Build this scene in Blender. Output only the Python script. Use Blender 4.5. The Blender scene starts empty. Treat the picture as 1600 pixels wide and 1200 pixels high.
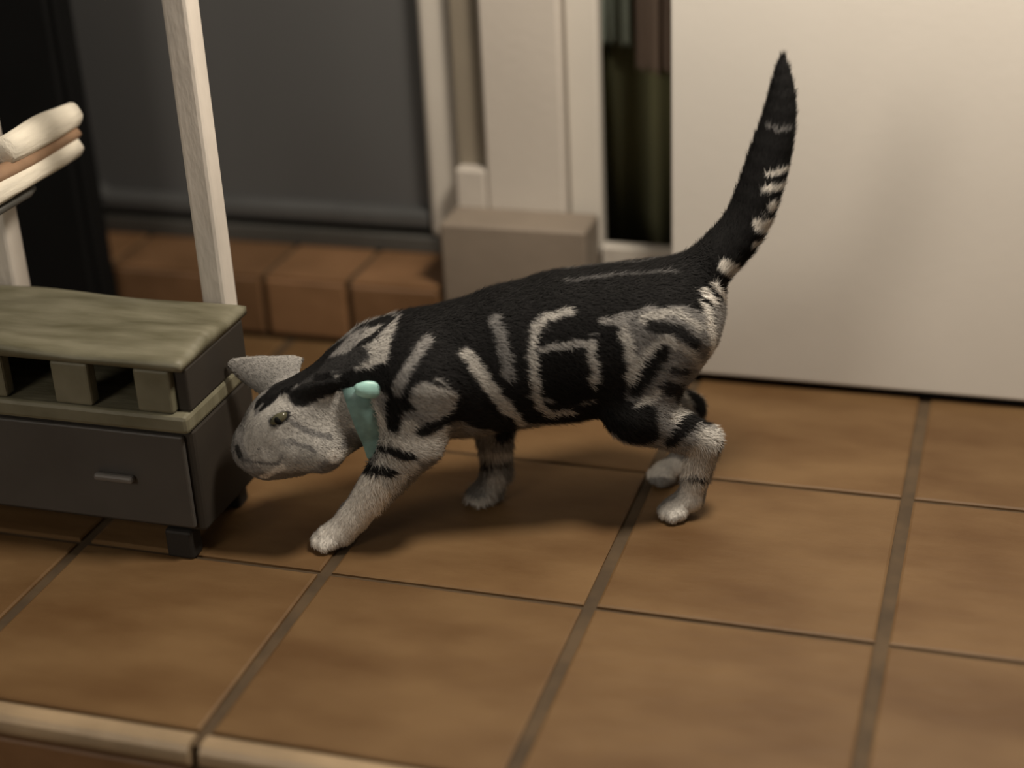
import bpy, bmesh, math, random
import numpy as np
from mathutils import Matrix, Vector
random.seed(7); rng = np.random.default_rng(7)
scene = bpy.context.scene
C = scene.collection

# ---------------- camera ----------------
cam_d = bpy.data.cameras.new('camera'); cam = bpy.data.objects.new('camera', cam_d); C.objects.link(cam)
F_PX = 2558.0; YAW, PITCH, ROLL = -.32008, .44388, -.05121
fw = Vector((math.sin(YAW)*math.cos(PITCH), math.cos(YAW)*math.cos(PITCH), -math.sin(PITCH)))
rt = Vector((math.cos(YAW), -math.sin(YAW), 0)); up = rt.cross(fw)
r2 = rt*math.cos(ROLL)+up*math.sin(ROLL); u2 = -rt*math.sin(ROLL)+up*math.cos(ROLL)
m = Matrix((r2, u2, -fw)).transposed().to_4x4(); m.translation = Vector((.32448, -1.41080, .79068))
cam.matrix_world = m
cam_d.sensor_width = 36; cam_d.lens = F_PX*36/1600; cam_d.clip_start = .02
cam_d.dof.use_dof = True; cam_d.dof.focus_distance = 1.50; cam_d.dof.aperture_fstop = 1.5
scene.camera = cam

# ---------------- world, lamps, exposure ----------------
w = bpy.data.worlds.new('room_glow'); scene.world = w; w.use_nodes = True
w.node_tree.nodes['Background'].inputs[0].default_value = (1, .89, .75, 1)
w.node_tree.nodes['Background'].inputs[1].default_value = .06
def area(name, loc, aim, size, power, col):
    l = bpy.data.lights.new(name, 'AREA'); l.shape = 'DISK'; l.size = size; l.energy = power; l.color = col
    o = bpy.data.objects.new(name, l); C.objects.link(o); o.location = loc
    o.rotation_euler = (Vector(aim)-Vector(loc)).to_track_quat('-Z', 'Y').to_euler(); return o
WARM = (1, .89, .75)
pl = bpy.data.lights.new('unseen_lamp', 'POINT'); pl.energy = 45; pl.shadow_soft_size = .11; pl.color = WARM
po = bpy.data.objects.new('unseen_lamp', pl); C.objects.link(po); po.location = (.28, -.18, 1.18)  # unseen lamp, placed so the door fades from bright top to dim foot
area('wall_lamp', (-1.20, -2.75, 1.50), (.1, .1, .3), .95, 15, WARM)
scene.view_settings.view_transform = 'Standard'; scene.view_settings.look = 'None'
scene.view_settings.gamma = 1; scene.view_settings.use_curve_mapping = False
scene.view_settings.exposure = 0.35

# ---------------- helpers ----------------
def mat(name, col, rough=.6, var=0.0, scale=8.0, stretch=(1,1,1), bump=0.0, bscale=60, rnd=0.0, hue=None, spec=.5, metal=0, alpha=1.0):
    m = bpy.data.materials.new(name); m.use_nodes = True
    nt = m.node_tree; N = nt.nodes; K = nt.links; b = N['Principled BSDF']
    b.inputs['Roughness'].default_value = rough; b.inputs['Specular IOR Level'].default_value = spec
    b.inputs['Metallic'].default_value = metal; b.inputs['Alpha'].default_value = alpha
    tc = N.new('ShaderNodeTexCoord'); mp = N.new('ShaderNodeMapping'); mp.inputs['Scale'].default_value = stretch
    K.new(tc.outputs['Object'], mp.inputs['Vector'])
    oi = N.new('ShaderNodeObjectInfo')
    sh = N.new('ShaderNodeVectorMath'); sh.operation = 'MULTIPLY_ADD'; sh.inputs[1].default_value = (7.3, 3.1, 5.7)
    K.new(oi.outputs['Random'], sh.inputs[0]); K.new(mp.outputs[0], sh.inputs[2])
    nz = N.new('ShaderNodeTexNoise'); nz.inputs['Scale'].default_value = scale; nz.inputs['Detail'].default_value = 6
    K.new(sh.outputs[0], nz.inputs['Vector'])
    mx = N.new('ShaderNodeMix'); mx.data_type = 'RGBA'
    c2 = hue or tuple(c*(1-var) for c in col)
    mx.inputs[6].default_value = (*[min(1, c*(1+var*.6)) for c in col], 1); mx.inputs[7].default_value = (*c2, 1)
    rm = N.new('ShaderNodeMapRange'); rm.inputs[1].default_value = .33; rm.inputs[2].default_value = .67
    K.new(nz.outputs['Fac'], rm.inputs[0]); K.new(rm.outputs[0], mx.inputs[0])
    last = mx.outputs[2]
    if rnd:
        hs = N.new('ShaderNodeHueSaturation'); mr = N.new('ShaderNodeMapRange')
        mr.inputs[3].default_value = 1-rnd; mr.inputs[4].default_value = 1+rnd
        K.new(oi.outputs['Random'], mr.inputs[0]); K.new(mr.outputs[0], hs.inputs['Value']); K.new(last, hs.inputs['Color']); last = hs.outputs[0]
    K.new(last, b.inputs['Base Color'])
    if bump:
        n2 = N.new('ShaderNodeTexNoise'); n2.inputs['Scale'].default_value = bscale; n2.inputs['Detail'].default_value = 4
        K.new(sh.outputs[0], n2.inputs['Vector'])
        bp = N.new('ShaderNodeBump'); bp.inputs['Strength'].default_value = bump; bp.inputs['Distance'].default_value = .004
        K.new(n2.outputs['Fac'], bp.inputs['Height']); K.new(bp.outputs[0], b.inputs['Normal'])
    return m

M = dict(
    tile   = mat('terracotta_tile', (.150,.088,.038), .58, .22, 7, (1,2.2,1), .25, 40, .10, (.110,.057,.021), spec=.3),
    riser  = mat('terracotta_riser', (.20,.108,.052), .5, .25, 9, (1,1,1), .2, 50, .25, (.135,.070,.030)),
    nosing = mat('pale_nosing', (.34,.25,.155), .4, .2, 14, (1,1,1), .2, 60, .06),  # rounded edge pieces, paler than the tiles
    grout  = mat('grout', (.075,.047,.022), .85, .3, 30),
    door   = mat('white_door_paint', (.64,.605,.55), .5, .05, 3, (1,1,1), .04, 90),
    plaster= mat('pillar_plaster', (.50,.455,.40), .6, .06, 5, (1,1,1), .12, 120),
    frame  = mat('window_frame_paint', (.55,.51,.45), .45, .05, 6, (1,1,1), .04, 90),
    recess = mat('brown_recess', (.24,.205,.155), .6, .1, 9),
    taupe  = mat('pillar_shade_taupe', (.22,.18,.14), .65, .15, 9, (1,1,1), .1, 80),  # shade low on the pillar, put into the colour
    rail   = mat('dark_rail', (.060,.058,.052), .45, .15, 12),
    charcoal= mat('charcoal_rail', (.080,.081,.080), .4, .15, 12),
    black  = mat('matt_black', (.004,.004,.004), .8, .2, 12, spec=.15),
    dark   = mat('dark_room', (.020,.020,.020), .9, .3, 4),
    post   = mat('cream_post', (.60,.55,.49), .55, .10, 30, (1,1,.3), .25, 150),
    cloth  = mat('cream_cloth', (.80,.74,.62), .9, .15, 60, (1,.2,1), .5, 150),
    crease = mat('brown_band', (.28,.17,.10), .8, .2, 30),
    olive  = mat('olive_plastic', (.155,.145,.100), .55, .3, 14, (1,4,1), .35, 30, 0, (.10,.092,.055)),
    box    = mat('grey_drawer', (.060,.055,.050), .5, .15, 10, (1,1,1), .1, 60),
    handle = mat('grey_handle', (.13,.12,.11), .4, .1, 20),
    shadow = mat('shaded_panel', (.022,.017,.012), .7, .2, 20),  # unit's side and box in shade, darkness painted into the brown
    foot   = mat('black_foot', (.012,.010,.008), .7, .2, 20),
    green  = mat('dark_green_curtain', (.23,.23,.125), .9, .3, 14, (1,1,.2)),
    brown  = mat('brown_cloth', (.33,.25,.20), .9, .3, 14, (1,1,.2)),
    teal   = mat('teal_cloth', (.38,.44,.37), .9, .25, 14, (1,1,.2)),
    collar = mat('teal_collar', (.19,.32,.30), .5, .25, 80),
    tag    = mat('mint_bow', (.36,.62,.57), .4, .2, 80),
    eye    = mat('eye_olive', (.10,.095,.06), .15, .2, 90),
    curtain= mat('brown_curtain', (.022,.018,.016), .9, .3, 10, (1,1,.2)),
)
gl = bpy.data.materials.new('smoked_glass'); gl.use_nodes = True
b = gl.node_tree.nodes['Principled BSDF']; b.inputs['Base Color'].default_value = (.125,.125,.125,1)
b.inputs['Roughness'].default_value = .35; b.inputs['Alpha'].default_value = .72; M['glass'] = gl

def link(name, me, m, parent=None, smooth=False):
    o = bpy.data.objects.new(name, me); C.objects.link(o); o.parent = parent
    if m is not None and not me.materials: me.materials.append(M[m] if isinstance(m, str) else m)
    if smooth: me.polygons.foreach_set('use_smooth', [True]*len(me.polygons))
    return o
def bm_mesh(bm, name):
    bmesh.ops.recalc_face_normals(bm, faces=bm.faces); me = bpy.data.meshes.new(name); bm.to_mesh(me); bm.free(); return me
def add_box(bm, x0, x1, y0, y1, z0, z1, bev=0.0, seg=1):
    v = bmesh.ops.create_cube(bm, size=1)['verts']
    for p in v: p.co = Vector((x0+(p.co.x+.5)*(x1-x0), y0+(p.co.y+.5)*(y1-y0), z0+(p.co.z+.5)*(z1-z0)))
    if bev:
        e = list({e for p in v for e in p.link_edges}); bmesh.ops.bevel(bm, geom=e, offset=bev, segments=seg, affect='EDGES', profile=.5)
def box(name, m, x0, x1, y0, y1, z0, z1, bev=.002, parent=None, seg=1):
    bm = bmesh.new(); add_box(bm, x0, x1, y0, y1, z0, z1, bev, seg); return link(name, bm_mesh(bm, name), m, parent)
def tag(o, label=None, cat=None, kind=None, group=None):
    for k, v in (('label', label), ('category', cat), ('kind', kind), ('group', group)):
        if v: o[k] = v
    return o
def empty(name, loc, rz=0):
    o = bpy.data.objects.new(name, None); C.objects.link(o); o.location = loc; o.rotation_euler = (0,0,rz); o.empty_display_size = .05; return o
def tube(name, m, pts, rads, parent=None, n=10):
    bm = bmesh.new(); rings = []
    for i, p in enumerate(pts):
        p = Vector(p); t = (Vector(pts[min(i+1,len(pts)-1)])-Vector(pts[max(i-1,0)])).normalized()
        a = t.cross(Vector((0,0,1)) if abs(t.z) < .9 else Vector((1,0,0))).normalized(); c = t.cross(a)
        rings.append([bm.verts.new(p+(a*math.cos(k*2*math.pi/n)+c*math.sin(k*2*math.pi/n))*rads[i]) for k in range(n)])
    for a, c in zip(rings, rings[1:]):
        for k in range(n): bm.faces.new((a[k], a[(k+1)%n], c[(k+1)%n], c[k]))
    bm.faces.new(rings[0]); bm.faces.new(rings[-1][::-1])
    return link(name, bm_mesh(bm, name), m, parent, True)

# ---------------- floor: terracotta tiles on a grout bed, ending in a step down ----------------
PITCH_T = .25; GX, GY = .012, .0065          # joint widths
floor = tag(box('floor', 'grout', -1.30, 1.05, -.505, .70, -.16, -.0035, 0), 'terracotta tiled floor ending at a step edge', kind='structure')
def tile_mesh(wd, dp, name='tile', th=.010):
    bm = bmesh.new(); h = .0012
    lo = [(-wd/2,-dp/2,-th),(wd/2,-dp/2,-th),(wd/2,dp/2,-th),(-wd/2,dp/2,-th)]
    mi = [(x,y,-h) for x,y,_ in lo]; k = .0022
    hi = [(x-math.copysign(k,x), y-math.copysign(k,y), 0) for x,y,_ in lo]
    R = [[bm.verts.new(p) for p in r] for r in (lo, mi, hi)]
    for a, c in zip(R, R[1:]):
        for i in range(4): bm.faces.new((a[i], a[(i+1)%4], c[(i+1)%4], c[i]))
    bm.faces.new(R[2]); bm.faces.new(R[0][::-1]); return bm_mesh(bm, name)
full = tile_mesh(PITCH_T-GX, PITCH_T-GY); first = tile_mesh(PITCH_T-GX, .236); cut = tile_mesh(PITCH_T-GX, .2075+.025)
for i in range(-5, 4):
    for me, yc in ((first, -.25-GY/2-.118), (full, -.125), (cut, GY/2+.116)):
        o = link('tile', me, 'tile', floor); o.location = ((i+.5)*PITCH_T, yc, random.uniform(-.0006,.0004))
        o.rotation_euler = (random.uniform(-.002,.002), random.uniform(-.002,.002), random.uniform(-.0015,.0015))
def nosing_mesh(wd):
    bm = bmesh.new(); prof = [(0,-.010),(0,-.0005),(-.004,.0012)]+[(-.010-.011*math.sin(a), -.010+.0115*math.cos(a)) for a in np.linspace(0,math.pi,7)]
    A = [bm.verts.new((-wd/2,y,z)) for y,z in prof]; B = [bm.verts.new((wd/2,y,z)) for y,z in prof]; n = len(prof)
    for k in range(n): bm.faces.new((A[k], A[(k+1)%n], B[(k+1)%n], B[k]))
    bm.faces.new(A[::-1]); bm.faces.new(B); return bm_mesh(bm, 'nosing')
nm = nosing_mesh(PITCH_T-.010); rm_ = tile_mesh(PITCH_T-.014, .125, 'riser_tile')
for i in range(-5, 4):
    link('nosing', nm, 'nosing', floor).location = ((i+.5)*PITCH_T, -.494, 0)
    o = link('riser_tile', rm_, 'riser', floor); o.location = ((i+.5)*PITCH_T, -.5115, -.086); o.rotation_euler = (math.pi/2, 0, 0)
low = tag(box('floor', 'grout', -1.30, 1.05, -1.30, -.505, -.20, -.1635, 0), 'lower tiled floor below the step', kind='structure')
for i in range(-5, 4):
    for j in range(3):
        o = link('tile', full, 'tile', low); o.location = ((i+.5)*PITCH_T, -.637-j*PITCH_T, -.16)

# ---------------- raised threshold step with its own tiles ----------------
st = tag(box('step', 'grout', -1.25, -.302, .244, .60, -.0035, .077, 0), 'low terracotta threshold step under the dark window', kind='structure')
xs = [-1.10,-.92,-.735,-.53,-.42,-.302]
for a, c in zip(xs, xs[1:]):
    o = link('riser_tile', tile_mesh(c-a-.008, .070), 'riser', st); o.location = ((a+c)/2, .236, .040); o.rotation_euler = (math.pi/2,0,0)
    o = link('tread_tile', tile_mesh(c-a-.008, .112), 'riser', st); o.location = ((a+c)/2, .296, .0805)

# ---------------- window, pillar, gap, white door ----------------
Yw = .345
win = tag(empty('window_1', (-.56, Yw, .08)), 'dark glazed window panel with pale right frame above the step', kind='structure')
def wbox(name, m, *a, bev=.003, seg=2):
    o = box(name, m, *a, bev=bev, seg=seg); o.parent = win; o.matrix_parent_inverse = Matrix.Translation((.56, -Yw, -.08)); return o
wbox('sill', 'rail', -.92, -.300, Yw-.006, Yw+.05, .080, .103)
wbox('gasket', 'black', -.86, -.335, Yw+.004, Yw+.03, .104, .112, bev=.001)
wbox('stile', 'frame', -.347, -.302, Yw-.012, Yw+.04, .104, 2.05, bev=.010, seg=4)
# left stile and bottom rail as one rounded corner sweep
def corner_frame():
    bm = bmesh.new(); path = [(-.350,.122)]+[(-.785+.05*math.cos(a), .172+.05*math.sin(a)) for a in np.linspace(-math.pi/2, -math.pi, 9)]+[(-.835,2.05)]
    rings = []
    for i, p in enumerate(path):
        t = Vector((path[min(i+1,len(path)-1)][0]-path[max(i-1,0)][0], path[min(i+1,len(path)-1)][1]-path[max(i-1,0)][1])).normalized(); nn = Vector((-t.y, t.x))
        rings.append([bm.verts.new((p[0]+nn.x*u, Yw+v, p[1]+nn.y*u)) for u, v in ((-.012,.03),(-.012,.002),(-.006,-.006),(.006,-.006),(.012,.002),(.012,.03))])
    for a, c in zip(rings, rings[1:]):
        for k in range(6): bm.faces.new((a[k], a[(k+1)%6], c[(k+1)%6], c[k]))
    return bm_mesh(bm, 'corner_frame')
o = link('corner_frame', corner_frame(), 'charcoal', win); o.matrix_parent_inverse = Matrix.Translation((.56, -Yw, -.08))
wbox('pane', 'glass', -.840, -.340, Yw+.012, Yw+.018, .112, 2.05, bev=0)
wbox('stile', 'charcoal', -.92, -.845, Yw, Yw+.04, .104, 2.05)

def folds(name, m, x0, x1, y, z0, z1, amp, nf, parent=None, th=.004):
    n = 48; bm = bmesh.new(); G = []
    for j in range(7):
        z = z0+(z1-z0)*j/6
        G.append([[bm.verts.new((x0+(x1-x0)*i/n, y+amp*math.sin(i/n*nf*2*math.pi+.5*j)*(1-.06*j)+s*th, z+.004*math.sin(i*.9)*(j==0))) for i in range(n+1)] for s in (0,1)])
    for a, c in zip(G, G[1:]):
        for i in range(n):
            bm.faces.new((a[0][i], a[0][i+1], c[0][i+1], c[0][i])); bm.faces.new((a[1][i], c[1][i], c[1][i+1], a[1][i+1]))
        bm.faces.new((a[0][0], c[0][0], c[1][0], a[1][0])); bm.faces.new((a[0][n], a[1][n], c[1][n], c[0][n]))
    for r in (G[0], G[-1]):
        for i in range(n): bm.faces.new((r[0][i], r[1][i], r[1][i+1], r[0][i+1]))
    return link(name, bm_mesh(bm, name), m, parent, True)
tag(folds('curtain', 'curtain', -.57, -.49, .40, .085, 1.75, .008, 3), 'dark brown curtain strip hanging behind the smoked window glass', 'curtain')

pil = tag(box('wall_back', 'plaster', -.262, -.168, .300, .350, -.0035, 2.05, .004), 'pale plaster pillar between window and dark gap', kind='structure')
tag(box('trim_1', 'recess', -.300, -.2625, .318, .56, .205, 2.05, .001), 'narrow brown slot beside the window frame', kind='structure')
tag(box('trim_2', 'plaster', -.300, -.2625, .3005, .56, -.0035, .2045, .003), 'pale block closing the bottom of the brown slot', kind='structure')
tag(box('trim_3', 'frame', -.1675, -.128, .314, .338, -.0035, 2.05, .006, seg=3), 'rounded pale jamb edging the dark gap', kind='structure')
bb = tag(box('pillar_shade', 'taupe', -.300, -.128, .238, .2995, 0, .160, .003), 'added taupe block coloured as the shaded foot of the pale pillar', kind='structure')  # added block; its darker tone stands for shade on the pillar
tag(box('trim_4', 'frame', -.1275, -.034, .300, .318, -.0035, .121, .003), 'pale threshold bar across the bottom of the dark gap', kind='structure')
tag(folds('curtain', 'green', -.210, .03, .400, .085, 1.75, .010, 5), 'dark green curtain filling the narrow gap beside the pillar', 'curtain')
tag(folds('hanging_cloth', 'teal', -.160, -.105, .372, .338, 1.75, .005, 2), 'teal cloth hanging in front of the dark green curtain', 'cloth')
tag(folds('hanging_cloth', 'brown', -.100, -.030, .372, .308, 1.75, .006, 2), 'brown cloth hanging in front of the dark green curtain', 'cloth')
tag(tube('curtain_rail', 'rail', [(-.90,.39,1.765),(.05,.39,1.765)], [.008,.008]), 'thin dark rail carrying the curtains', 'rail')
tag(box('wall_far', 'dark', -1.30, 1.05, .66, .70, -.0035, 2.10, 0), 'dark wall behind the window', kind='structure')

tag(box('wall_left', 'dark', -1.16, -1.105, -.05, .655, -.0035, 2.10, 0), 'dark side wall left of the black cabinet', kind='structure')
door = tag(box('door_1', 'door', -.026, .98, .215, .255, .0095, 2.05, .003, seg=2), 'plain white door standing just clear of the tiles', kind='structure')
tag(box('door_gap_shade', 'black', -.026, .98, .2235, .2475, -.0005, .0090, .001), 'black strip filling the shadow gap under the white door', kind='structure')  # black strip put in for the shade beneath the door

# ---------------- black cabinet at the far left ----------------
cb = tag(empty('black_cabinet', (-.88, .18, 0)), 'tall matt black cabinet beside the dark window', 'cabinet')
def cbox(name, *a, bev=.003):
    o = box(name, 'black', *a, bev=bev); o.parent = cb; o.matrix_parent_inverse = Matrix.Translation((.88, -.18, 0)); return o
cbox('body', -1.10, -.728, .200, .2345, 0, 1.60); cbox('door', -1.095, -.734, .188, .199, .02, 1.59)

# ---------------- white stand with two posts ----------------
ws = tag(empty('white_stand', (-.51, -.11, 0)), 'cream white stand with two square posts behind the olive unit', 'stand')
inv = Matrix.Translation((.51, .11, 0))
def sbox(name, m, *a, bev=.004, seg=2):
    o = box(name, m, *a, bev=bev, seg=seg); o.parent = ws; o.matrix_parent_inverse = inv; return o
sbox('post', 'post', -.411, -.3855, -.122, -.096, .0125, .90)
sbox('post', 'post', -.641, -.615, -.122, -.096, .0125, .90)
sbox('base_bar', 'post', -.430, -.402, -.124, -.06, 0, .012); sbox('base_bar', 'post', -.646, -.610, -.124, -.06, 0, .012)
sbox('top_bar', 'post', -.660, -.360, -.122, -.096, .9005, .930)
o = tube('arm', 'rail', [(-.6145,-.11,.305),(-.595,-.11,.305),(-.581,-.115,.305),(-.576,-.130,.305),(-.576,-.245,.305)], [.004]*5, ws); o.matrix_parent_inverse = inv

# cream cloth folded over the arm
def cloth_roll(name, m, y0, y1, r, sx, parent):
    bm = bmesh.new(); n = 16; R = []; rad = random.Random(3)
    for j in range(9):
        y = y0+(y1-y0)*j/8; f = 1-.35*abs(j/8-.45)**2*4*.4
        R.append([bm.verts.new((r*sx*f*math.cos(a)*(1+.06*math.sin(5*a+j)), y, r*f*math.sin(a)*(1+.05*math.sin(3*a-j)))) for a in np.linspace(0,2*math.pi,n,endpoint=False)])
    for a, c in zip(R, R[1:]):
        for k in range(n): bm.faces.new((a[k], a[(k+1)%n], c[(k+1)%n], c[k]))
    bm.faces.new(R[0]); bm.faces.new(R[-1][::-1])
    return link(name, bm_mesh(bm, name), m, parent, True)
fc = tag(empty('folded_cloth', (-.576, -.150, .3325)), 'cream cloth folded in two over the arm of the white stand', 'cloth')
o = cloth_roll('fold', 'cloth', -.005, .115, .0150, .95, fc); o.location = (0, 0, .0225)
o = cloth_roll('fold', 'cloth', -.105, .108, .0125, 1.1, fc); o.location = (0, 0, -.0085)
o = cloth_roll('band', 'crease', -.04, .112, .0080, 1.35, fc); o.location = (0, 0, .0045)

# ---------------- olive unit: slotted tray on a grey drawer box ----------------
un = tag(empty('storage_unit', (-.56, -.195, 0)), 'low storage unit with olive slotted top over a dark grey drawer', 'storage unit')
inv_u = Matrix.Translation((.56, .195, 0))
def ubox(name, m, *a, bev=.003, parent=None, seg=2):
    o = box(name, m, *a, bev=bev, seg=seg); o.parent = parent or un
    o.matrix_parent_inverse = inv_u; return o
UX0, UX1, UY0, UY1 = -.800, -.361, -.262, -.128
def slab_top():
    bm = bmesh.new(); nx, ny = 60, 24; G = []
    for s in (0, 1):
        L_ = []
        for j in range(ny+1):
            row = []
            for i in range(nx+1):
                x = UX0+(UX1-UX0)*i/nx; y = UY0+(UY1-UY0)*j/ny
                e = min(i, nx-i, j*2, (ny-j)*2)
                zz = .197 if s == 0 else .2085+.0020*math.sin(46*y+9*x+2*math.sin(11*x))+.0012*math.sin(90*y-20*x)-(.003 if e == 0 else 0)
                row.append(bm.verts.new((x, y, zz)))
            L_.append(row)
        G.append(L_)
    for j in range(ny):
        for i in range(nx):
            bm.faces.new((G[1][j][i], G[1][j][i+1], G[1][j+1][i+1], G[1][j+1][i])); bm.faces.new((G[0][j][i], G[0][j+1][i], G[0][j+1][i+1], G[0][j][i+1]))
    for i in range(nx):
        for j in (0, ny): bm.faces.new((G[0][j][i], G[0][j][i+1], G[1][j][i+1], G[1][j][i]))
    for j in range(ny):
        for i in (0, nx): bm.faces.new((G[0][j][i], G[0][j+1][i], G[1][j+1][i], G[1][j][i]))
    return bm_mesh(bm, 'top_panel')
o = link('top_panel', slab_top(), 'olive', un, True); o.matrix_parent_inverse = inv_u
ubox('rim', 'olive', UX0, UX1, UY0-.003, UY1, .136, .154, bev=.004)
bars = [(-.800,-.770), (-.720,-.665), (-.630,-.580), (-.545,-.5445), (-.494,-.456), (-.410,-.374)]
for x0, x1 in bars:
    if x1-x0 > .004: ubox('slot_bar', 'olive', x0, x1, UY0, UY0+.014, .1545, .1965, bev=.0025)
ubox('slot_bar', 'olive', -.580+.0005, -.545, UY0, UY0+.014, .1545, .1965, bev=.0025)
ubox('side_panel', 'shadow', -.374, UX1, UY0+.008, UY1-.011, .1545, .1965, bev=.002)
ubox('back_panel', 'olive', UX0, UX1-.014, UY1-.010, UY1, .1545, .1965, bev=.001)
bd = ubox('drawer_box', 'shadow', UX0+.008, -.363, -.254, -.131, .030, .1355, bev=.004)
dr = ubox('drawer_front', 'box', UX0+.012, -.371, -.260, -.2545, .036, .131, bev=.002)
ubox('handle', 'handle', -.465, -.425, -.268, -.2602, .080, .087, bev=.0025)
for x, y in ((-.392,-.248), (-.392,-.150), (-.780,-.248), (-.780,-.150)):
    ubox('foot', 'foot', x-.014, x+.014, y-.010, y+.010, 0, .0298, bev=.003)

# ---------------- the cat ----------------
# ---- the cat's body as one smooth implicit surface (local axes: x forward, y to its left, z up) ----
CAT_PRIMS = []            # ax,ay,az, bx,by,bz, ra, rb, lateral squash, blend
def chain(nodes, squash=1.0, blend=.012):
    for a, b in zip(nodes, nodes[1:]):
        CAT_PRIMS.append((a[0], a[1], a[2], b[0], b[1], b[2], a[3], b[3], squash, blend))
chain([(-.142,0,.200,.038),(-.120,0,.187,.055),(-.076,0,.174,.069),(-.030,0,.170,.070),(.018,0,.165,.066),
       (.066,0,.157,.062),(.108,0,.155,.060),(.136,0,.155,.053),(.160,0,.144,.046),(.190,.002,.129,.041)], .84, .010)
chain([(.200,.004,.124,.043),(.232,.008,.113,.037),(.252,.010,.103,.027),(.263,.010,.099,.0175)], .92, .012)
chain([(.244,.026,.100,.017),(.257,.021,.0965,.0145)], 1, .007)      # whisker pads
chain([(.244,-.008,.100,.017),(.257,-.001,.0965,.0145)], 1, .007)
chain([(.226,.007,.130,.029),(.234,.008,.126,.028)], 1.05, .012)     # forehead
chain([(.226,.010,.092,.020),(.252,.011,.083,.013)], 1, .010)      # lower jaw and chin
chain([(.202,.034,.108,.024),(.222,.031,.106,.019)], 1, .012)      # cheek
chain([(.202,-.026,.108,.024),(.222,-.015,.106,.019)], 1, .012)
chain([(.252,.009,.125,.0120),(.266,.010,.112,.0095)], 1.2, .008)   # bridge
chain([(.2695,.010,.1105,.0085),(.2715,.010,.1065,.0070)], 1.25, .004)   # nose
chain([(.232,.027,.140,.010),(.247,.022,.128,.009)], 1, .008)      # brows
chain([(.232,-.011,.140,.010),(.247,-.004,.128,.009)], 1, .008)
def foreleg(sh, el, wr, pw, toe, r):
    chain([(*sh, r[0]), (*el, r[1])], 1, .018); chain([(*el, r[1]), (*wr, r[2]), (*pw, r[3])], 1, .008)
    chain([(*pw, r[3]), (*toe, r[4])], 1, .006); toes(pw, toe)
def toes(pw, toe):
    for k, o in enumerate((-.0115, -.004, .004, .0115)):
        f = .002 if k in (1, 2) else -.004
        chain([(toe[0]-.004, toe[1]+o*.8, .0095, .0075), (toe[0]+.007+f, toe[1]+o, .0072, .0062)], 1, .003)
foreleg((.104,.036,.165), (.116,.042,.110), (.177,.030,.030), (.190,.029,.0155), (.204,.028,.0110), (.036,.0255,.0135,.0130,.0105))
foreleg((.085,-.034,.150), (.036,-.036,.088), (.036,-.030,.032), (.043,-.030,.0150), (.052,-.030,.0108), (.032,.0215,.0130,.0125,.0105))
def hindleg(hip, kn, ho, an, toe, r):
    chain([(*hip, r[0]), (*kn, r[1])], .8, .020); chain([(*kn, r[1]), (*ho, r[2])], 1, .012)
    chain([(*ho, r[2]), (*an, r[3]), (*toe, r[4])], 1, .006); toes(an, toe)
hindleg((-.114,.026,.186), (-.090,.041,.115), (-.153,.042,.080), (-.141,.040,.020), (-.124,.040,.0110), (.048,.0265,.0155,.0118,.0108))
hindleg((-.114,-.026,.186), (-.092,-.041,.110), (-.156,-.038,.074), (-.148,-.031,.020), (-.128,-.030,.0110), (.048,.0260,.0150,.0118,.0108))
chain([(-.135,0,.212,.030),(-.158,0,.231,.0235)], 1, .016)
chain([(-.158,0,.231,.0235),(-.168,0,.239,.0222),(-.180,0,.2505,.0212),(-.190,0,.261,.0206),(-.198,0,.2715,.0202),(-.205,0,.285,.0200),(-.210,0,.299,.0198),(-.215,0,.315,.0192),
       (-.219,0,.330,.0184),(-.223,0,.346,.0172),(-.2268,0,.362,.0156),(-.2290,0,.376,.0138),(-.2302,0,.389,.0116),(-.2306,0,.401,.0092),(-.2304,0,.412,.0062),(-.2298,0,.425,.0022)], 1, .0012)
# ears: centre of base, tip, direction along the base, half width, half thickness
CAT_EARS = [((.229,-.022,.150), (.279,-.030,.171), (-.90,-.05,.42), .024, .0016),
            ((.214,.028,.152), (.178,.043,.176), (-.55,-.10,-.80), .015, .0014)]

def cat_sdf(P):
    """signed distance-like field at points P (n,3)"""
    x, y, z = P[:,0], P[:,1], P[:,2]
    out = np.full(len(P), 1.0)
    for (ax,ay,az,bx,by,bz,ra,rb,sq,k) in CAT_PRIMS:
        px = x-ax; py = (y-ay)/sq; pz = z-az
        dx = bx-ax; dy = (by-ay)/sq; dz = bz-az
        L2 = dx*dx+dy*dy+dz*dz
        t = np.clip((px*dx+py*dy+pz*dz)/L2, 0, 1)
        d = np.sqrt((px-t*dx)**2+(py-t*dy)**2+(pz-t*dz)**2) - (ra+(rb-ra)*t)
        h = np.clip(.5+.5*(out-d)/k, 0, 1)
        out = out*(1-h)+d*h-k*h*(1-h)
    for (b, tip, wd, hw, th) in CAT_EARS:
        b = np.array(b); u = np.array(tip)-b; L = np.linalg.norm(u); u = u/L
        w = np.array(wd); w = w-u*(w@u); w /= np.linalg.norm(w); n = np.cross(u, w)
        Q = P-b; cu = Q@u; cv = Q@w; cn = Q@n
        tt = np.clip(cu/L, 0, 1)
        width = hw*np.sqrt(np.clip(1-tt, 0, 1))*(1-.25*tt)
        cup = .35*cv*cv/hw                       # the ear is cupped
        d = np.maximum(np.maximum(np.abs(cn-cup)-th*(1.6-tt), (np.abs(cv)-width)*.8), np.maximum(-cu-.008, cu-L))-.0010
        k = .006; h = np.clip(.5+.5*(out-d)/k, 0, 1)
        out = out*(1-h)+d*h-k*h*(1-h)
    return out
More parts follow.
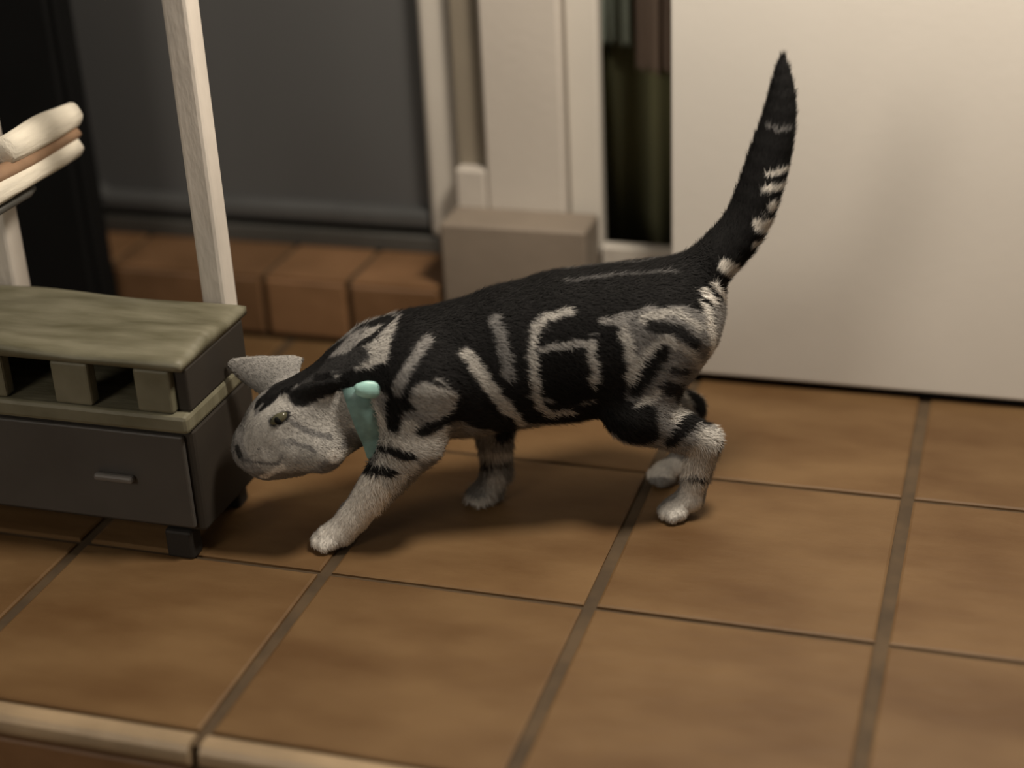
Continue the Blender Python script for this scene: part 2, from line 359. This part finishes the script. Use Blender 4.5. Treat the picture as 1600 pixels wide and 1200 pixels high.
CAT_MARKS = [   # albedo, mirrored, half width, points on the coat
 (0.52,1,0.0173,[(0.163,0.042,0.146),(0.158,0.042,0.137),(0.153,0.039,0.128),(0.148,0.038,0.118),(0.143,0.049,0.115),(0.132,0.063,0.121),(0.121,0.068,0.122),(0.109,0.068,0.12),(0.098,0.064,0.117)]),
 (0.012,1,0.0275,[(-0.144,0.028,0.235),(-0.132,0.029,0.237),(-0.12,0.029,0.238),(-0.109,0.027,0.238),(-0.097,0.025,0.238),(-0.088,0.026,0.238),(-0.078,0.026,0.237),(-0.068,0.026,0.237),(-0.059,0.027,0.236),(-0.049,0.027,0.236),(-0.039,0.027,0.235),(-0.029,0.028,0.234),(-0.02,0.029,0.233),(-0.01,0.028,0.231),(-0,0.027,0.229),(0.009,0.027,0.227),(0.019,0.027,0.226),(0.03,0.03,0.222),(0.04,0.033,0.218),(0.05,0.033,0.212),(0.061,0.035,0.208),(0.071,0.034,0.207),(0.081,0.034,0.207),(0.091,0.034,0.206),(0.101,0.036,0.206)]),
 (0.012,1,0.0318,[(0.046,0.05,0.188),(0.036,0.052,0.187),(0.026,0.054,0.186),(0.016,0.056,0.184),(0.006,0.056,0.182),(-0.004,0.057,0.18),(-0.014,0.059,0.179),(-0.024,0.061,0.177),(-0.034,0.06,0.175),(-0.045,0.06,0.172),(-0.055,0.06,0.17),(-0.067,0.06,0.167),(-0.078,0.061,0.164),(-0.089,0.063,0.161)]),
 (0.012,1,0.0173,[(0.08,0.051,0.192),(0.074,0.053,0.184),(0.066,0.054,0.176),(0.059,0.055,0.167),(0.052,0.054,0.157),(0.045,0.054,0.148),(0.038,0.051,0.137),(0.028,0.052,0.135),(0.018,0.051,0.133),(0.009,0.049,0.13),(-0.001,0.047,0.127),(-0.011,0.046,0.124),(-0.021,0.045,0.121),(-0.033,0.046,0.122),(-0.045,0.045,0.122),(-0.056,0.047,0.124),(-0.067,0.056,0.128)]),
 (0.015,1,0.0202,[(0.082,0.019,0.216),(0.092,0.021,0.214),(0.102,0.024,0.212),(0.112,0.027,0.21),(0.117,0.035,0.204),(0.122,0.043,0.199),(0.127,0.048,0.192),(0.132,0.051,0.185)]),
 (0.015,1,0.0116,[(0.116,0.067,0.178),(0.108,0.071,0.174),(0.099,0.071,0.169),(0.091,0.069,0.161),(0.082,0.063,0.152),(0.072,0.055,0.143),(0.061,0.05,0.133),(0.049,0.045,0.122)]),
 (0.195,1,0.026,[(-0.125,0.062,0.201),(-0.124,0.062,0.189),(-0.125,0.062,0.176),(-0.125,0.06,0.163),(-0.126,0.056,0.148),(-0.12,0.056,0.136),(-0.113,0.06,0.125)]),
 (0.156,1,0.0173,[(-0.091,0.059,0.204),(-0.089,0.061,0.192),(-0.087,0.062,0.18),(-0.085,0.062,0.168),(-0.084,0.062,0.155)]),
 (0.013,1,0.016,[(0.136,0,0.212),(0.1,0,0.216),(0.05,0,0.222),(0,0,0.236),(-0.05,0,0.243),(-0.1,0,0.243),(-0.15,0,0.24)]),
 (0.075,1,0.0026,[(-0.03,0.014,0.241),(-0.041,0.014,0.241),(-0.053,0.014,0.241),(-0.065,0.014,0.242),(-0.076,0.014,0.242),(-0.088,0.014,0.242),(-0.099,0.014,0.241),(-0.111,0.015,0.242),(-0.122,0.017,0.242),(-0.133,0.019,0.242)]),
 (0.338,1,0.0127,[(0.133,0.006,0.212),(0.139,0.015,0.209),(0.145,0.022,0.204),(0.151,0.027,0.198)]),
 (0.39,1,0.0116,[(0.136,0.033,0.199),(0.143,0.034,0.194),(0.151,0.035,0.189)]),
 (0.015,1,0.0026,[(0.126,0.002,0.214),(0.134,0.01,0.212),(0.141,0.015,0.208),(0.149,0.02,0.204),(0.158,0.022,0.199),(0.167,0.022,0.193)]),
 (0.012,1,0.0087,[(0.115,0.01,0.215),(0.119,0.024,0.209),(0.123,0.036,0.202),(0.126,0.046,0.195),(0.128,0.053,0.187),(0.13,0.057,0.179),(0.131,0.059,0.17),(0.132,0.059,0.159),(0.134,0.058,0.149),(0.135,0.057,0.138)]),
 (0.221,1,0.0058,[(0.099,0.036,0.206),(0.107,0.047,0.201),(0.115,0.055,0.194),(0.12,0.059,0.188),(0.125,0.061,0.181),(0.13,0.061,0.172)]),
 (0.012,1,0.0081,[(0.07,0.022,0.216),(0.076,0.029,0.21),(0.082,0.036,0.205),(0.088,0.045,0.2),(0.095,0.054,0.196),(0.101,0.061,0.19),(0.106,0.066,0.184),(0.112,0.069,0.178),(0.117,0.069,0.169),(0.122,0.066,0.16)]),
 (0.312,1,0.015,[(0.105,0.072,0.166),(0.098,0.071,0.161),(0.09,0.068,0.156)]),
 (0.015,1,0.0058,[(0.063,0.053,0.143),(0.074,0.055,0.139),(0.085,0.059,0.137),(0.094,0.065,0.137),(0.103,0.068,0.135),(0.111,0.069,0.133)]),
 (0.0135,1,0.0081,[(0.093,0.06,0.19),(0.085,0.061,0.183),(0.078,0.06,0.175),(0.07,0.058,0.167),(0.063,0.055,0.158)]),
 (0.468,1,0.0064,[(0.066,0.046,0.193),(0.061,0.049,0.186),(0.056,0.052,0.178),(0.051,0.054,0.169),(0.045,0.055,0.16),(0.04,0.054,0.151),(0.034,0.053,0.141),(0.028,0.049,0.13),(0.022,0.04,0.116)]),
 (0.012,1,0.0069,[(0.049,0.04,0.206),(0.046,0.046,0.198),(0.042,0.05,0.189),(0.039,0.054,0.18),(0.035,0.056,0.171),(0.031,0.057,0.16),(0.025,0.056,0.153),(0.018,0.055,0.145),(0.011,0.052,0.136),(0.004,0.047,0.126)]),
 (0.169,1,0.0058,[(0.037,0.033,0.218),(0.035,0.041,0.209),(0.033,0.048,0.199),(0.032,0.052,0.191),(0.031,0.054,0.182),(0.03,0.056,0.174)]),
 (0.012,1,0.0064,[(0.018,0.043,0.21),(0.019,0.049,0.201),(0.019,0.053,0.191),(0.019,0.056,0.181),(0.019,0.057,0.169),(0.019,0.057,0.157)]),
 (0.39,1,0.0043,[(-0.028,0.042,0.223),(-0.018,0.041,0.221),(-0.008,0.041,0.219),(0.003,0.044,0.211),(0.006,0.048,0.205),(0.008,0.052,0.198),(0.008,0.056,0.186),(0.008,0.057,0.173),(0.007,0.058,0.163),(0.006,0.056,0.152),(0.004,0.053,0.14),(-0.006,0.048,0.128),(-0.014,0.049,0.128),(-0.022,0.05,0.129)]),
 (0.26,1,0.0035,[(-0.048,0.056,0.198),(-0.036,0.056,0.198),(-0.025,0.056,0.198),(-0.013,0.055,0.196),(-0,0.054,0.195)]),
 (0.338,1,0.0043,[(-0.043,0.057,0.195),(-0.045,0.059,0.182),(-0.048,0.06,0.169),(-0.044,0.06,0.158)]),
 (0.00825,1,0.0185,[(-0.016,0.06,0.176),(-0.02,0.06,0.165),(-0.024,0.059,0.154)]),
 (0.0105,1,0.0069,[(-0.015,0.05,0.208),(-0.026,0.051,0.21),(-0.037,0.05,0.211),(-0.047,0.05,0.212)]),
 (0.0105,1,0.0121,[(-0.061,0.055,0.2),(-0.062,0.058,0.19),(-0.062,0.059,0.179),(-0.063,0.06,0.168),(-0.064,0.058,0.156),(-0.063,0.056,0.145),(-0.061,0.053,0.134)]),
 (0.39,1,0.0052,[(-0.075,0.055,0.205),(-0.077,0.059,0.193),(-0.081,0.061,0.18),(-0.08,0.062,0.171),(-0.08,0.062,0.162)]),
 (0.39,1,0.0038,[(-0.11,0.063,0.198),(-0.102,0.063,0.193),(-0.094,0.062,0.188),(-0.09,0.063,0.18),(-0.085,0.062,0.172),(-0.081,0.062,0.163)]),
 (0.012,1,0.0064,[(-0.108,0.063,0.186),(-0.101,0.064,0.177),(-0.095,0.063,0.167),(-0.089,0.063,0.158),(-0.083,0.062,0.149)]),
 (0.416,1,0.0038,[(-0.092,0.054,0.215),(-0.1,0.055,0.217),(-0.109,0.054,0.219),(-0.117,0.055,0.219),(-0.125,0.053,0.218),(-0.134,0.055,0.21),(-0.144,0.054,0.201)]),
 (0.01875,1,0.0052,[(-0.098,0.059,0.209),(-0.109,0.06,0.207),(-0.121,0.061,0.205),(-0.13,0.061,0.196),(-0.139,0.058,0.186)]),
 (0.429,1,0.004,[(-0.112,0.063,0.198),(-0.122,0.063,0.19),(-0.134,0.06,0.181),(-0.141,0.053,0.167),(-0.151,0.035,0.147)]),
 (0.0375,1,0.0035,[(-0.116,0.062,0.167),(-0.132,0.056,0.158)]),
 (0.0225,1,0.0069,[(-0.111,0.062,0.149),(-0.122,0.057,0.142),(-0.152,-0.032,0.095)]),
 (0.468,1,0.0064,[(-0.154,0.037,0.138),(-0.166,-0.044,0.089),(-0.155,-0.027,0.089),(-0.131,0.044,0.117),(-0.12,0.058,0.116)]),
 (0.429,1,0.004,[(-0.101,0.063,0.146),(-0.092,0.063,0.139),(-0.084,0.064,0.133)]),
 (0.0135,1,0.0104,[(-0.09,0.067,0.126),(-0.091,0.068,0.117),(-0.093,0.067,0.106)]),
 (0.0135,1,0.0069,[(-0.167,-0.026,0.078),(-0.142,0.044,0.108),(-0.131,0.057,0.108),(-0.123,0.062,0.102),(-0.115,0.062,0.094)]),
 (0.012,1,0.0104,[(-0.06,0.055,0.141),(-0.067,0.055,0.13),(-0.072,0.062,0.121)]),
 (0.65,1,0.0064,[(-0.148,0.032,0.23),(-0.151,0.038,0.22),(-0.155,0.042,0.209),(-0.156,0.045,0.197),(-0.159,0.044,0.184),(-0.159,0.038,0.169),(-0.159,0.032,0.153),(-0.156,0.037,0.143)]),
 (0.546,1,0.0075,[(-0.029,0.025,0.099),(-0.041,0.028,0.099),(-0.052,0.036,0.102),(-0.062,0.047,0.107),(-0.053,0.038,0.103),(-0.045,0.03,0.099),(-0.035,0.027,0.098),(-0.025,0.024,0.097),(-0.015,0.024,0.098),(-0.005,0.026,0.099)]),
 (0.39,1,0.0026,[(-0.003,0.046,0.124),(-0.015,0.047,0.125),(-0.027,0.05,0.128)]),
 (0.0105,1,0.0127,[(-0.059,0.047,0.115),(-0.066,0.057,0.114),(-0.074,0.063,0.11),(-0.088,0.066,0.104)]),
 (0.494,0,0.0145,[(-0.152,0.058,0.087),(-0.149,0.059,0.079),(-0.147,0.056,0.067)]),
 (0.585,0,0.0133,[(-0.143,0.054,0.053),(-0.141,0.053,0.04),(-0.138,0.053,0.028),(-0.135,0.052,0.015),(-0.124,0.055,0.014),(-0.114,0.051,0.008)]),
 (0.03,0,0.0023,[(-0.134,0.046,0.048),(-0.143,0.054,0.049),(-0.153,0.053,0.046)]),
 (0.546,0,0.0173,[(0.133,0.063,0.102),(0.14,0.059,0.092),(0.146,0.057,0.083),(0.153,0.054,0.073)]),
 (0.78,0,0.0202,[(0.162,0.05,0.065),(0.167,0.049,0.053),(0.171,0.047,0.042),(0.176,0.046,0.03),(0.187,0.043,0.023),(0.197,0.042,0.017),(0.207,0.043,0.012),(0.217,0.036,0.002)]),
 (0.01875,0,0.0043,[(0.152,0.028,0.103),(0.142,0.055,0.111),(0.132,0.065,0.111),(0.122,0.069,0.107)]),
 (0.0165,0,0.0043,[(0.172,0.031,0.084),(0.161,0.037,0.084),(0.15,0.054,0.089),(0.139,0.06,0.09)]),
 (0.585,0,0.0029,[(0.16,0.028,0.106),(0.15,0.024,0.103),(0.14,0.053,0.117),(0.13,0.064,0.121),(0.121,0.068,0.122),(0.109,0.068,0.121),(0.098,0.064,0.118),(0.085,0.042,0.105)]),
 (0.39,1,0.0405,[(0.209,0.036,0.148),(0.217,0.039,0.142),(0.225,0.042,0.135),(0.234,0.043,0.128)]),
 (0.39,1,0.0173,[(0.187,0.04,0.141),(0.193,0.045,0.132),(0.2,0.052,0.123)]),
 (0.39,1,0.0116,[(0.255,0.026,0.142),(0.255,0.034,0.132),(0.255,0.037,0.121)]),
 (0.715,1,0.0046,[(0.255,0.029,0.081),(0.246,0.042,0.091),(0.237,0.045,0.097)]),
 (0.0375,1,0.0035,[(0.276,0.024,0.11),(0.274,0.028,0.102)]),
 (0.143,1,0.0014,[(0.273,0.029,0.102),(0.26,0.038,0.101),(0.251,0.043,0.102),(0.242,0.045,0.101),(0.236,0.047,0.109)]),
 (0.169,1,0.0012,[(0.257,0.037,0.115),(0.256,0.038,0.115)]),
 (0.169,1,0.0012,[(0.251,0.04,0.113),(0.251,0.041,0.113)]),
 (0.169,1,0.0012,[(0.255,0.04,0.109),(0.255,0.04,0.109)]),
 (0.26,1,0.0029,[(0.234,0.045,0.123),(0.228,0.047,0.121)]),
 (0.009,1,0.0087,[(0.25,0.019,0.15),(0.241,0.016,0.156),(0.233,0.011,0.16),(0.224,0.02,0.167),(0.215,0.012,0.165),(0.207,0.015,0.168)]),
 (0.009,1,0.0087,[(0.207,0.015,0.168),(0.197,0.02,0.17),(0.187,0.039,0.178),(0.178,0.042,0.178),(0.169,0.034,0.174)]),
 (0.009,1,0.0069,[(0.186,0.043,0.174),(0.175,0.033,0.17),(0.164,0.037,0.173),(0.152,0.04,0.178),(0.14,0.045,0.183)]),
 (0.0225,1,0.0043,[(0.241,0.038,0.14),(0.229,0.038,0.145)]),
 (0.1755,1,0.0026,[(0.224,0.04,0.139),(0.215,0.043,0.133),(0.205,0.048,0.129),(0.191,0.049,0.125)]),
 (0.195,1,0.002,[(0.227,0.046,0.124),(0.217,0.05,0.12),(0.206,0.056,0.116)]),
 (0.156,1,0.0017,[(0.257,0.025,0.141),(0.249,0.021,0.15)]),
 (0.0375,1,0.0075,[(0.213,-0.031,0.159),(0.202,0,0.173),(0.192,0.011,0.178),(0.182,0.019,0.182),(0.17,0.024,0.187),(0.159,0.028,0.193)]),
 (0.0375,1,0.0017,[(0.183,0.025,0.175),(0.171,0.029,0.181),(0.16,0.033,0.186)]),
 (0.015,0,0.0116,[(0.037,0.043,0.12),(0.027,-0.014,0.082)]),
 (0.546,0,0.004,[(0.054,-0.033,0.051),(0.045,-0.018,0.058),(0.035,-0.016,0.059),(0.024,-0.021,0.055)]),
 (0.0225,0,0.0023,[(0.051,-0.027,0.042),(0.042,-0.017,0.047),(0.032,-0.017,0.047),(0.021,-0.03,0.04)]),
 (0.468,0,0.0087,[(0.038,-0.015,0.032),(0.042,-0.016,0.018)]),
 (0.624,0,0.0075,[(0.039,-0.019,0.002),(0.052,-0.013,0.007),(0.064,-0.021,0.004)]),
 (0.65,0,0.0046,[(0.068,0.022,0.093),(0.06,-0.033,0.061)]),
 (0.715,0,0.0098,[(-0.134,0.044,0.057),(-0.137,-0.021,0.021),(-0.125,-0.023,0.02),(-0.116,-0.036,0.013)]),
 (0.012,1,0.0318,[(-0.163,0.021,0.243),(-0.169,0.02,0.25),(-0.176,0.02,0.256),(-0.182,0.019,0.263),(-0.189,0.019,0.269),(-0.195,0.02,0.276),(-0.199,0.019,0.285),(-0.204,0.019,0.294),(-0.208,0.02,0.302),(-0.212,0.019,0.311),(-0.215,0.019,0.321),(-0.218,0.018,0.331),(-0.22,0.017,0.34),(-0.223,0.017,0.35),(-0.224,0.015,0.361),(-0.226,0.014,0.372),(-0.227,0.013,0.383),(-0.228,0.011,0.394),(-0.229,0.009,0.404),(-0.229,0.006,0.414),(-0.23,0.003,0.423)]),
 (0.78,1,0.004,[(-0.212,0.019,0.311),(-0.221,0.018,0.312),(-0.232,0.008,0.31)]),
 (0.78,1,0.0032,[(-0.215,0.018,0.324),(-0.223,0.018,0.326),(-0.233,0.012,0.326)]),
 (0.78,1,0.0098,[(-0.21,0.019,0.28),(-0.222,0.009,0.272),(-0.23,0.013,0.27)]),
 (0.78,1,0.0052,[(-0.218,0.018,0.295),(-0.234,0.01,0.286)]),
 (0.015,1,0.0026,[(-0.203,0.02,0.288),(-0.216,0.017,0.284),(-0.23,0.008,0.278)]),
 (0.78,1,0.0052,[(-0.205,0.016,0.259),(-0.217,0.015,0.251)]),
 (0.78,1,0.0069,[(-0.176,0.022,0.243),(-0.19,0.011,0.23),(-0.201,0.013,0.222)]),
 (0.78,1,0.0035,[(-0.163,0.025,0.229),(-0.173,0.02,0.218),(-0.184,0.007,0.204)]),
 (0.0225,1,0.0029,[(-0.186,0.02,0.25),(-0.2,0.009,0.241),(-0.209,0.015,0.24)]),
 (0.143,1,0.0017,[(-0.215,0.01,0.365),(-0.223,0.015,0.365),(-0.232,0.015,0.363),(-0.243,0.006,0.359)]),
 (0.78,1,0.0046,[(-0.151,0.032,0.227),(-0.164,0.029,0.215)]),
 (0.62,0,0.0069,[(0.19,0.055,0.109),(0.176,0.033,0.098)]),
 (0.5,1,0.0046,[(0.129,0.064,0.128),(0.119,0.068,0.141)]),
 (0.016,0,0.01,[(0.214,0.028,0.158),(0.196,0.036,0.168),(0.178,0.043,0.178)]),
 (0.3,0,0.02,[(0.226,-0.024,0.156),(0.243,-0.026,0.158),(0.26,-0.028,0.163),(0.279,-0.03,0.171)]),
 (0.013,1,0.008,[(0.238,0.009,0.157),(0.21,0.006,0.168),(0.19,0.003,0.174),(0.165,0,0.192),(0.136,0,0.21)]),
]
BOW_LOC = (0.1518, 0.0474, 0.1672)
EYES = [(0.2345, 0.0377, 0.1424), (0.2345, -0.0207, 0.1424)]

def cat_surface(step=.0032):
    lo = np.array([-.262, -.105, -.006]); hi = np.array([.300, .105, .440])
    n = np.ceil((hi-lo)/step).astype(int)+1
    ax = [lo[i]+step*np.arange(n[i]) for i in range(3)]
    V = np.empty(tuple(n))
    Yg, Zg = np.meshgrid(ax[1], ax[2], indexing='ij'); yz = np.stack([Yg.ravel(), Zg.ravel()], 1)
    for i0 in range(0, n[0], 8):
        xs_ = ax[0][i0:i0+8]
        P = np.concatenate([np.concatenate([np.full((len(yz),1), x), yz], 1) for x in xs_])
        V[i0:i0+len(xs_)] = cat_sdf(P).reshape(len(xs_), n[1], n[2])
    inside = V < 0
    # surface nets
    cnt = np.zeros(n-1, int); acc = np.zeros(tuple(n-1)+(3,))
    offs = [(a,b,c) for a in (0,1) for b in (0,1) for c in (0,1)]
    sl = lambda o: tuple(slice(o[i], n[i]-1+o[i]) for i in range(3))
    for o in offs:
        for d in range(3):
            if o[d] == 0:
                o2 = list(o); o2[d] = 1
                A, B = V[sl(o)], V[sl(o2)]; cr = (A < 0) != (B < 0)
                t = np.where(cr, A/(A-B+1e-12), 0)
                for k in range(3): acc[..., k] += np.where(cr, o[k]+(t if k == d else 0), 0)
                cnt += cr
    act = cnt > 0; idx = -np.ones(tuple(n-1), int); idx[act] = np.arange(act.sum())
    cells = np.argwhere(act); verts = lo+step*(cells+acc[act]/cnt[act][:,None])
    faces = []
    for d in range(3):
        e, f = [(1,2),(2,0),(0,1)][d]
        s0 = [slice(1,-1)]*3; s0[d] = slice(0,-1); s1 = list(s0); s1[d] = slice(1,None)
        A, B = inside[tuple(s0)], inside[tuple(s1)]
        for flip, msk in ((0, A & ~B), (1, ~A & B)):
            c = np.argwhere(msk)
            if not len(c): continue
            base = c.copy()
            for k in range(3):
                if k != d: base[:,k] += 1
            q = []
            for de, df in ((-1,-1),(0,-1),(0,0),(-1,0)):
                p = base.copy(); p[:,e] += de; p[:,f] += df; q.append(idx[p[:,0],p[:,1],p[:,2]])
            q = np.stack(q, 1); faces.append(q[:, ::-1] if flip else q)
    F_ = np.concatenate(faces)
    return verts, F_
def sdf_normals(P, h=.0012):
    g = np.stack([cat_sdf(P+np.eye(3)[k]*h)-cat_sdf(P-np.eye(3)[k]*h) for k in range(3)], 1)
    return g/(np.linalg.norm(g, axis=1)[:,None]+1e-9)

def coat(P):
    """albedo of the coat at points P: silver ground with the dark classic-tabby marks laid over it"""
    v = np.full(len(P), .24)
    warp = np.stack([np.sin(P[:,2]*310+P[:,0]*190), np.sin(P[:,0]*270+3), np.sin(P[:,0]*330+P[:,2]*140)], 1)*.0007
    Q = P+warp
    for val, mir, hw, pts in CAT_MARKS:
        d = np.full(len(P), 9.0)
        X = Q.copy()
        if mir: X[:,1] = np.abs(X[:,1])
        pp = [np.array(p) for p in pts]
        if mir: pp = [np.array((p[0], abs(p[1]), p[2])) for p in pp]
        for a, b_ in zip(pp, pp[1:]):
            ab = b_-a; L2 = ab@ab+1e-9
            t = np.clip(((X-a)@ab)/L2, 0, 1)
            d = np.minimum(d, np.linalg.norm(X-a-t[:,None]*ab, axis=1))
        soft = min(.0028, hw*.5)
        h = np.clip((hw+soft*.5-d)/soft, 0, 1); h = h*h*(3-2*h)
        v = np.exp(np.log(v)*(1-h)+math.log(val)*h)
    return v
def tint(v):
    t = np.clip(v/.4, 0, 1)[:,None]
    c = (1-t)*np.array([1.0,.97,.97])+t*np.array([1.0,.955,.88])
    return np.concatenate([v[:,None]*c, np.ones((len(v),1))], 1)

fur = bpy.data.materials.new('tabby_fur'); fur.use_nodes = True
nt = fur.node_tree; b = nt.nodes['Principled BSDF']; b.inputs['Roughness'].default_value = .75
b.inputs['Specular IOR Level'].default_value = .08
at = nt.nodes.new('ShaderNodeAttribute'); at.attribute_name = 'coat'
tcn = nt.nodes.new('ShaderNodeTexCoord'); nzn = nt.nodes.new('ShaderNodeTexNoise'); nzn.inputs['Scale'].default_value = 320; nzn.inputs['Detail'].default_value = 3
mrn = nt.nodes.new('ShaderNodeMapRange'); mrn.inputs[3].default_value = .65; mrn.inputs[4].default_value = 1.3
mul = nt.nodes.new('ShaderNodeVectorMath'); mul.operation = 'SCALE'
nt.links.new(tcn.outputs['Object'], nzn.inputs['Vector']); nt.links.new(nzn.outputs['Fac'], mrn.inputs[0])
nt.links.new(at.outputs['Color'], mul.inputs[0]); nt.links.new(mrn.outputs[0], mul.inputs['Scale']); nt.links.new(mul.outputs[0], b.inputs['Base Color'])

CAT_A = math.radians(24)
cat = empty('cat', (-.09, -.098, 0), math.pi+CAT_A)
tag(cat, 'silver tabby cat with black swirls walking across the tiles, tail raised', 'cat')
verts, faces = cat_surface()
nrm = sdf_normals(verts)
for _ in range(2):                                   # settle the vertices onto the surface
    verts = verts-nrm*np.clip(cat_sdf(verts), -.002, .002)[:,None]*.8
col = tint(coat(verts))
me = bpy.data.meshes.new('body'); me.from_pydata(verts.tolist(), [], faces.tolist()); me.update()
a = me.attributes.new('coat', 'FLOAT_COLOR', 'POINT'); a.data.foreach_set('color', col.ravel())
body = link('body', me, fur, cat, True)

# fur: short tapered hairs lying back along the body, one object
tri = np.concatenate([faces[:,[0,1,2]], faces[:,[0,2,3]]])
A_, B_, C_ = verts[tri[:,0]], verts[tri[:,1]], verts[tri[:,2]]
ar = np.linalg.norm(np.cross(B_-A_, C_-A_), axis=1)*.5
NH = 150000
ti = rng.choice(len(tri), NH, p=ar/ar.sum()); u = rng.random((NH,2)); sw = u.sum(1) > 1; u[sw] = 1-u[sw]
root = A_[ti]+(B_-A_)[ti]*u[:,:1]+(C_-A_)[ti]*u[:,1:]
hn = sdf_normals(root)
flow = np.tile(np.array([-1.0, 0, -.35]), (NH,1))
onleg = (root[:,2] < .085); flow[onleg] = (-.15, 0, -1)
ontail = (root[:,0] < -.165) & (root[:,2] > .225); flow[ontail] = (-.25, 0, 1.0)
onear = (root[:,0] > .19) & (root[:,2] > .152)
flow = flow+rng.normal(0, .28, (NH,3)); flow -= hn*(flow*hn).sum(1)[:,None]; flow /= np.linalg.norm(flow, axis=1)[:,None]+1e-9
ln = np.full(NH, .0085); ln[root[:,0] > .16] = .0045; ln[root[:,2] < .04] = .0035; ln[ontail] = .0085; ln[onear] = .0025
ln[(root[:,0] > .235)] = .0030
belly = (root[:,2] < .12) & (np.abs(root[:,1]) < .03) & (np.abs(root[:,0]) < .10); ln[belly] = .011
ln *= rng.uniform(.6, 1.25, NH)
tip = root+(flow*.86+hn*rng.uniform(.16,.42,NH)[:,None])*ln[:,None]
side = np.cross(flow, hn)*.00042
hv = np.stack([root-side, root+side, tip], 1).reshape(-1,3)
hv[:,2] = np.maximum(hv[:,2], .0012)
hm = bpy.data.meshes.new('fur')
hm.vertices.add(NH*3); hm.vertices.foreach_set('co', hv.ravel())
hm.loops.add(NH*3); hm.loops.foreach_set('vertex_index', np.arange(NH*3, dtype=np.int32))
hm.polygons.add(NH); hm.polygons.foreach_set('loop_start', np.arange(0, NH*3, 3, dtype=np.int32))
hm.update(calc_edges=True); hm.validate()
hc = np.repeat(tint(coat(root)*rng.uniform(.75, 1.3, NH)), 3, axis=0)
a = hm.attributes.new('coat', 'FLOAT_COLOR', 'POINT'); a.data.foreach_set('color', hc.ravel())
hm.polygons.foreach_set('use_smooth', [True]*NH)
hm.normals_split_custom_set_from_vertices(np.repeat(hn, 3, axis=0).tolist())
fo = link('fur', hm, fur, cat); fo['kind'] = 'stuff'

# collar with a mint bow, lying on the coat
def collar_mesh():
    bm = bmesh.new(); ax_ = Vector((.97, 0, -.22)).normalized(); c0 = Vector((.157, 0, .135)); sx = Vector((0,1,0)); sz = ax_.cross(sx); n = 40; R = []
    for k in range(n):
        d = sx*math.cos(k*2*math.pi/n)+sz*math.sin(k*2*math.pi/n)
        lo_, hi_ = 0.01, .09
        for _ in range(22):
            md = (lo_+hi_)/2; p = c0+d*md
            if cat_sdf(np.array([[*p]]))[0] < 0: lo_ = md
            else: hi_ = md
        lo_ = min(lo_, .050)
        if (c0+d*lo_).z > .162: lo_ -= min(.009, ((c0+d*lo_).z-.162)*.9)      # sunk in the fur of the nape
        R.append([bm.verts.new(c0+d*(lo_+q)+ax_*w_) for q, w_ in ((-.003,-.011),(.0045,-.0115),(.006,0),(.0045,.0115),(-.003,.011))])
    for k in range(n):
        a_, c_ = R[k], R[(k+1)%n]
        for j in range(5): bm.faces.new((a_[j], a_[(j+1)%5], c_[(j+1)%5], c_[j]))
    return bm_mesh(bm, 'collar')
co = link('collar', collar_mesh(), 'collar', cat, True); co['label'] = 'teal fabric collar'
def puff(name, m, loc, sc, rot, parent):
    bm = bmesh.new(); bmesh.ops.create_uvsphere(bm, u_segments=14, v_segments=9, radius=1)
    for v in bm.verts:
        v.co.x *= sc[0]*(1+.12*math.sin(7*v.co.z+4*v.co.y)); v.co.y *= sc[1]; v.co.z *= sc[2]
    o = link(name, bm_mesh(bm, name), m, parent, True); o.location = loc; o.rotation_euler = rot; return o
puff('bow', 'tag', BOW_LOC, (.014,.0045,.0085), (0,-.25,.1), co)
for e in EYES:
    ey = puff('eye', 'eye', e, (.0088,.0042,.0050), (0,.5,0), cat)
    puff('pupil', 'black', (.0012, .0030 if e[1] > .009 else -.0030, 0), (.0030,.0020,.0042), (0,0,0), ey)
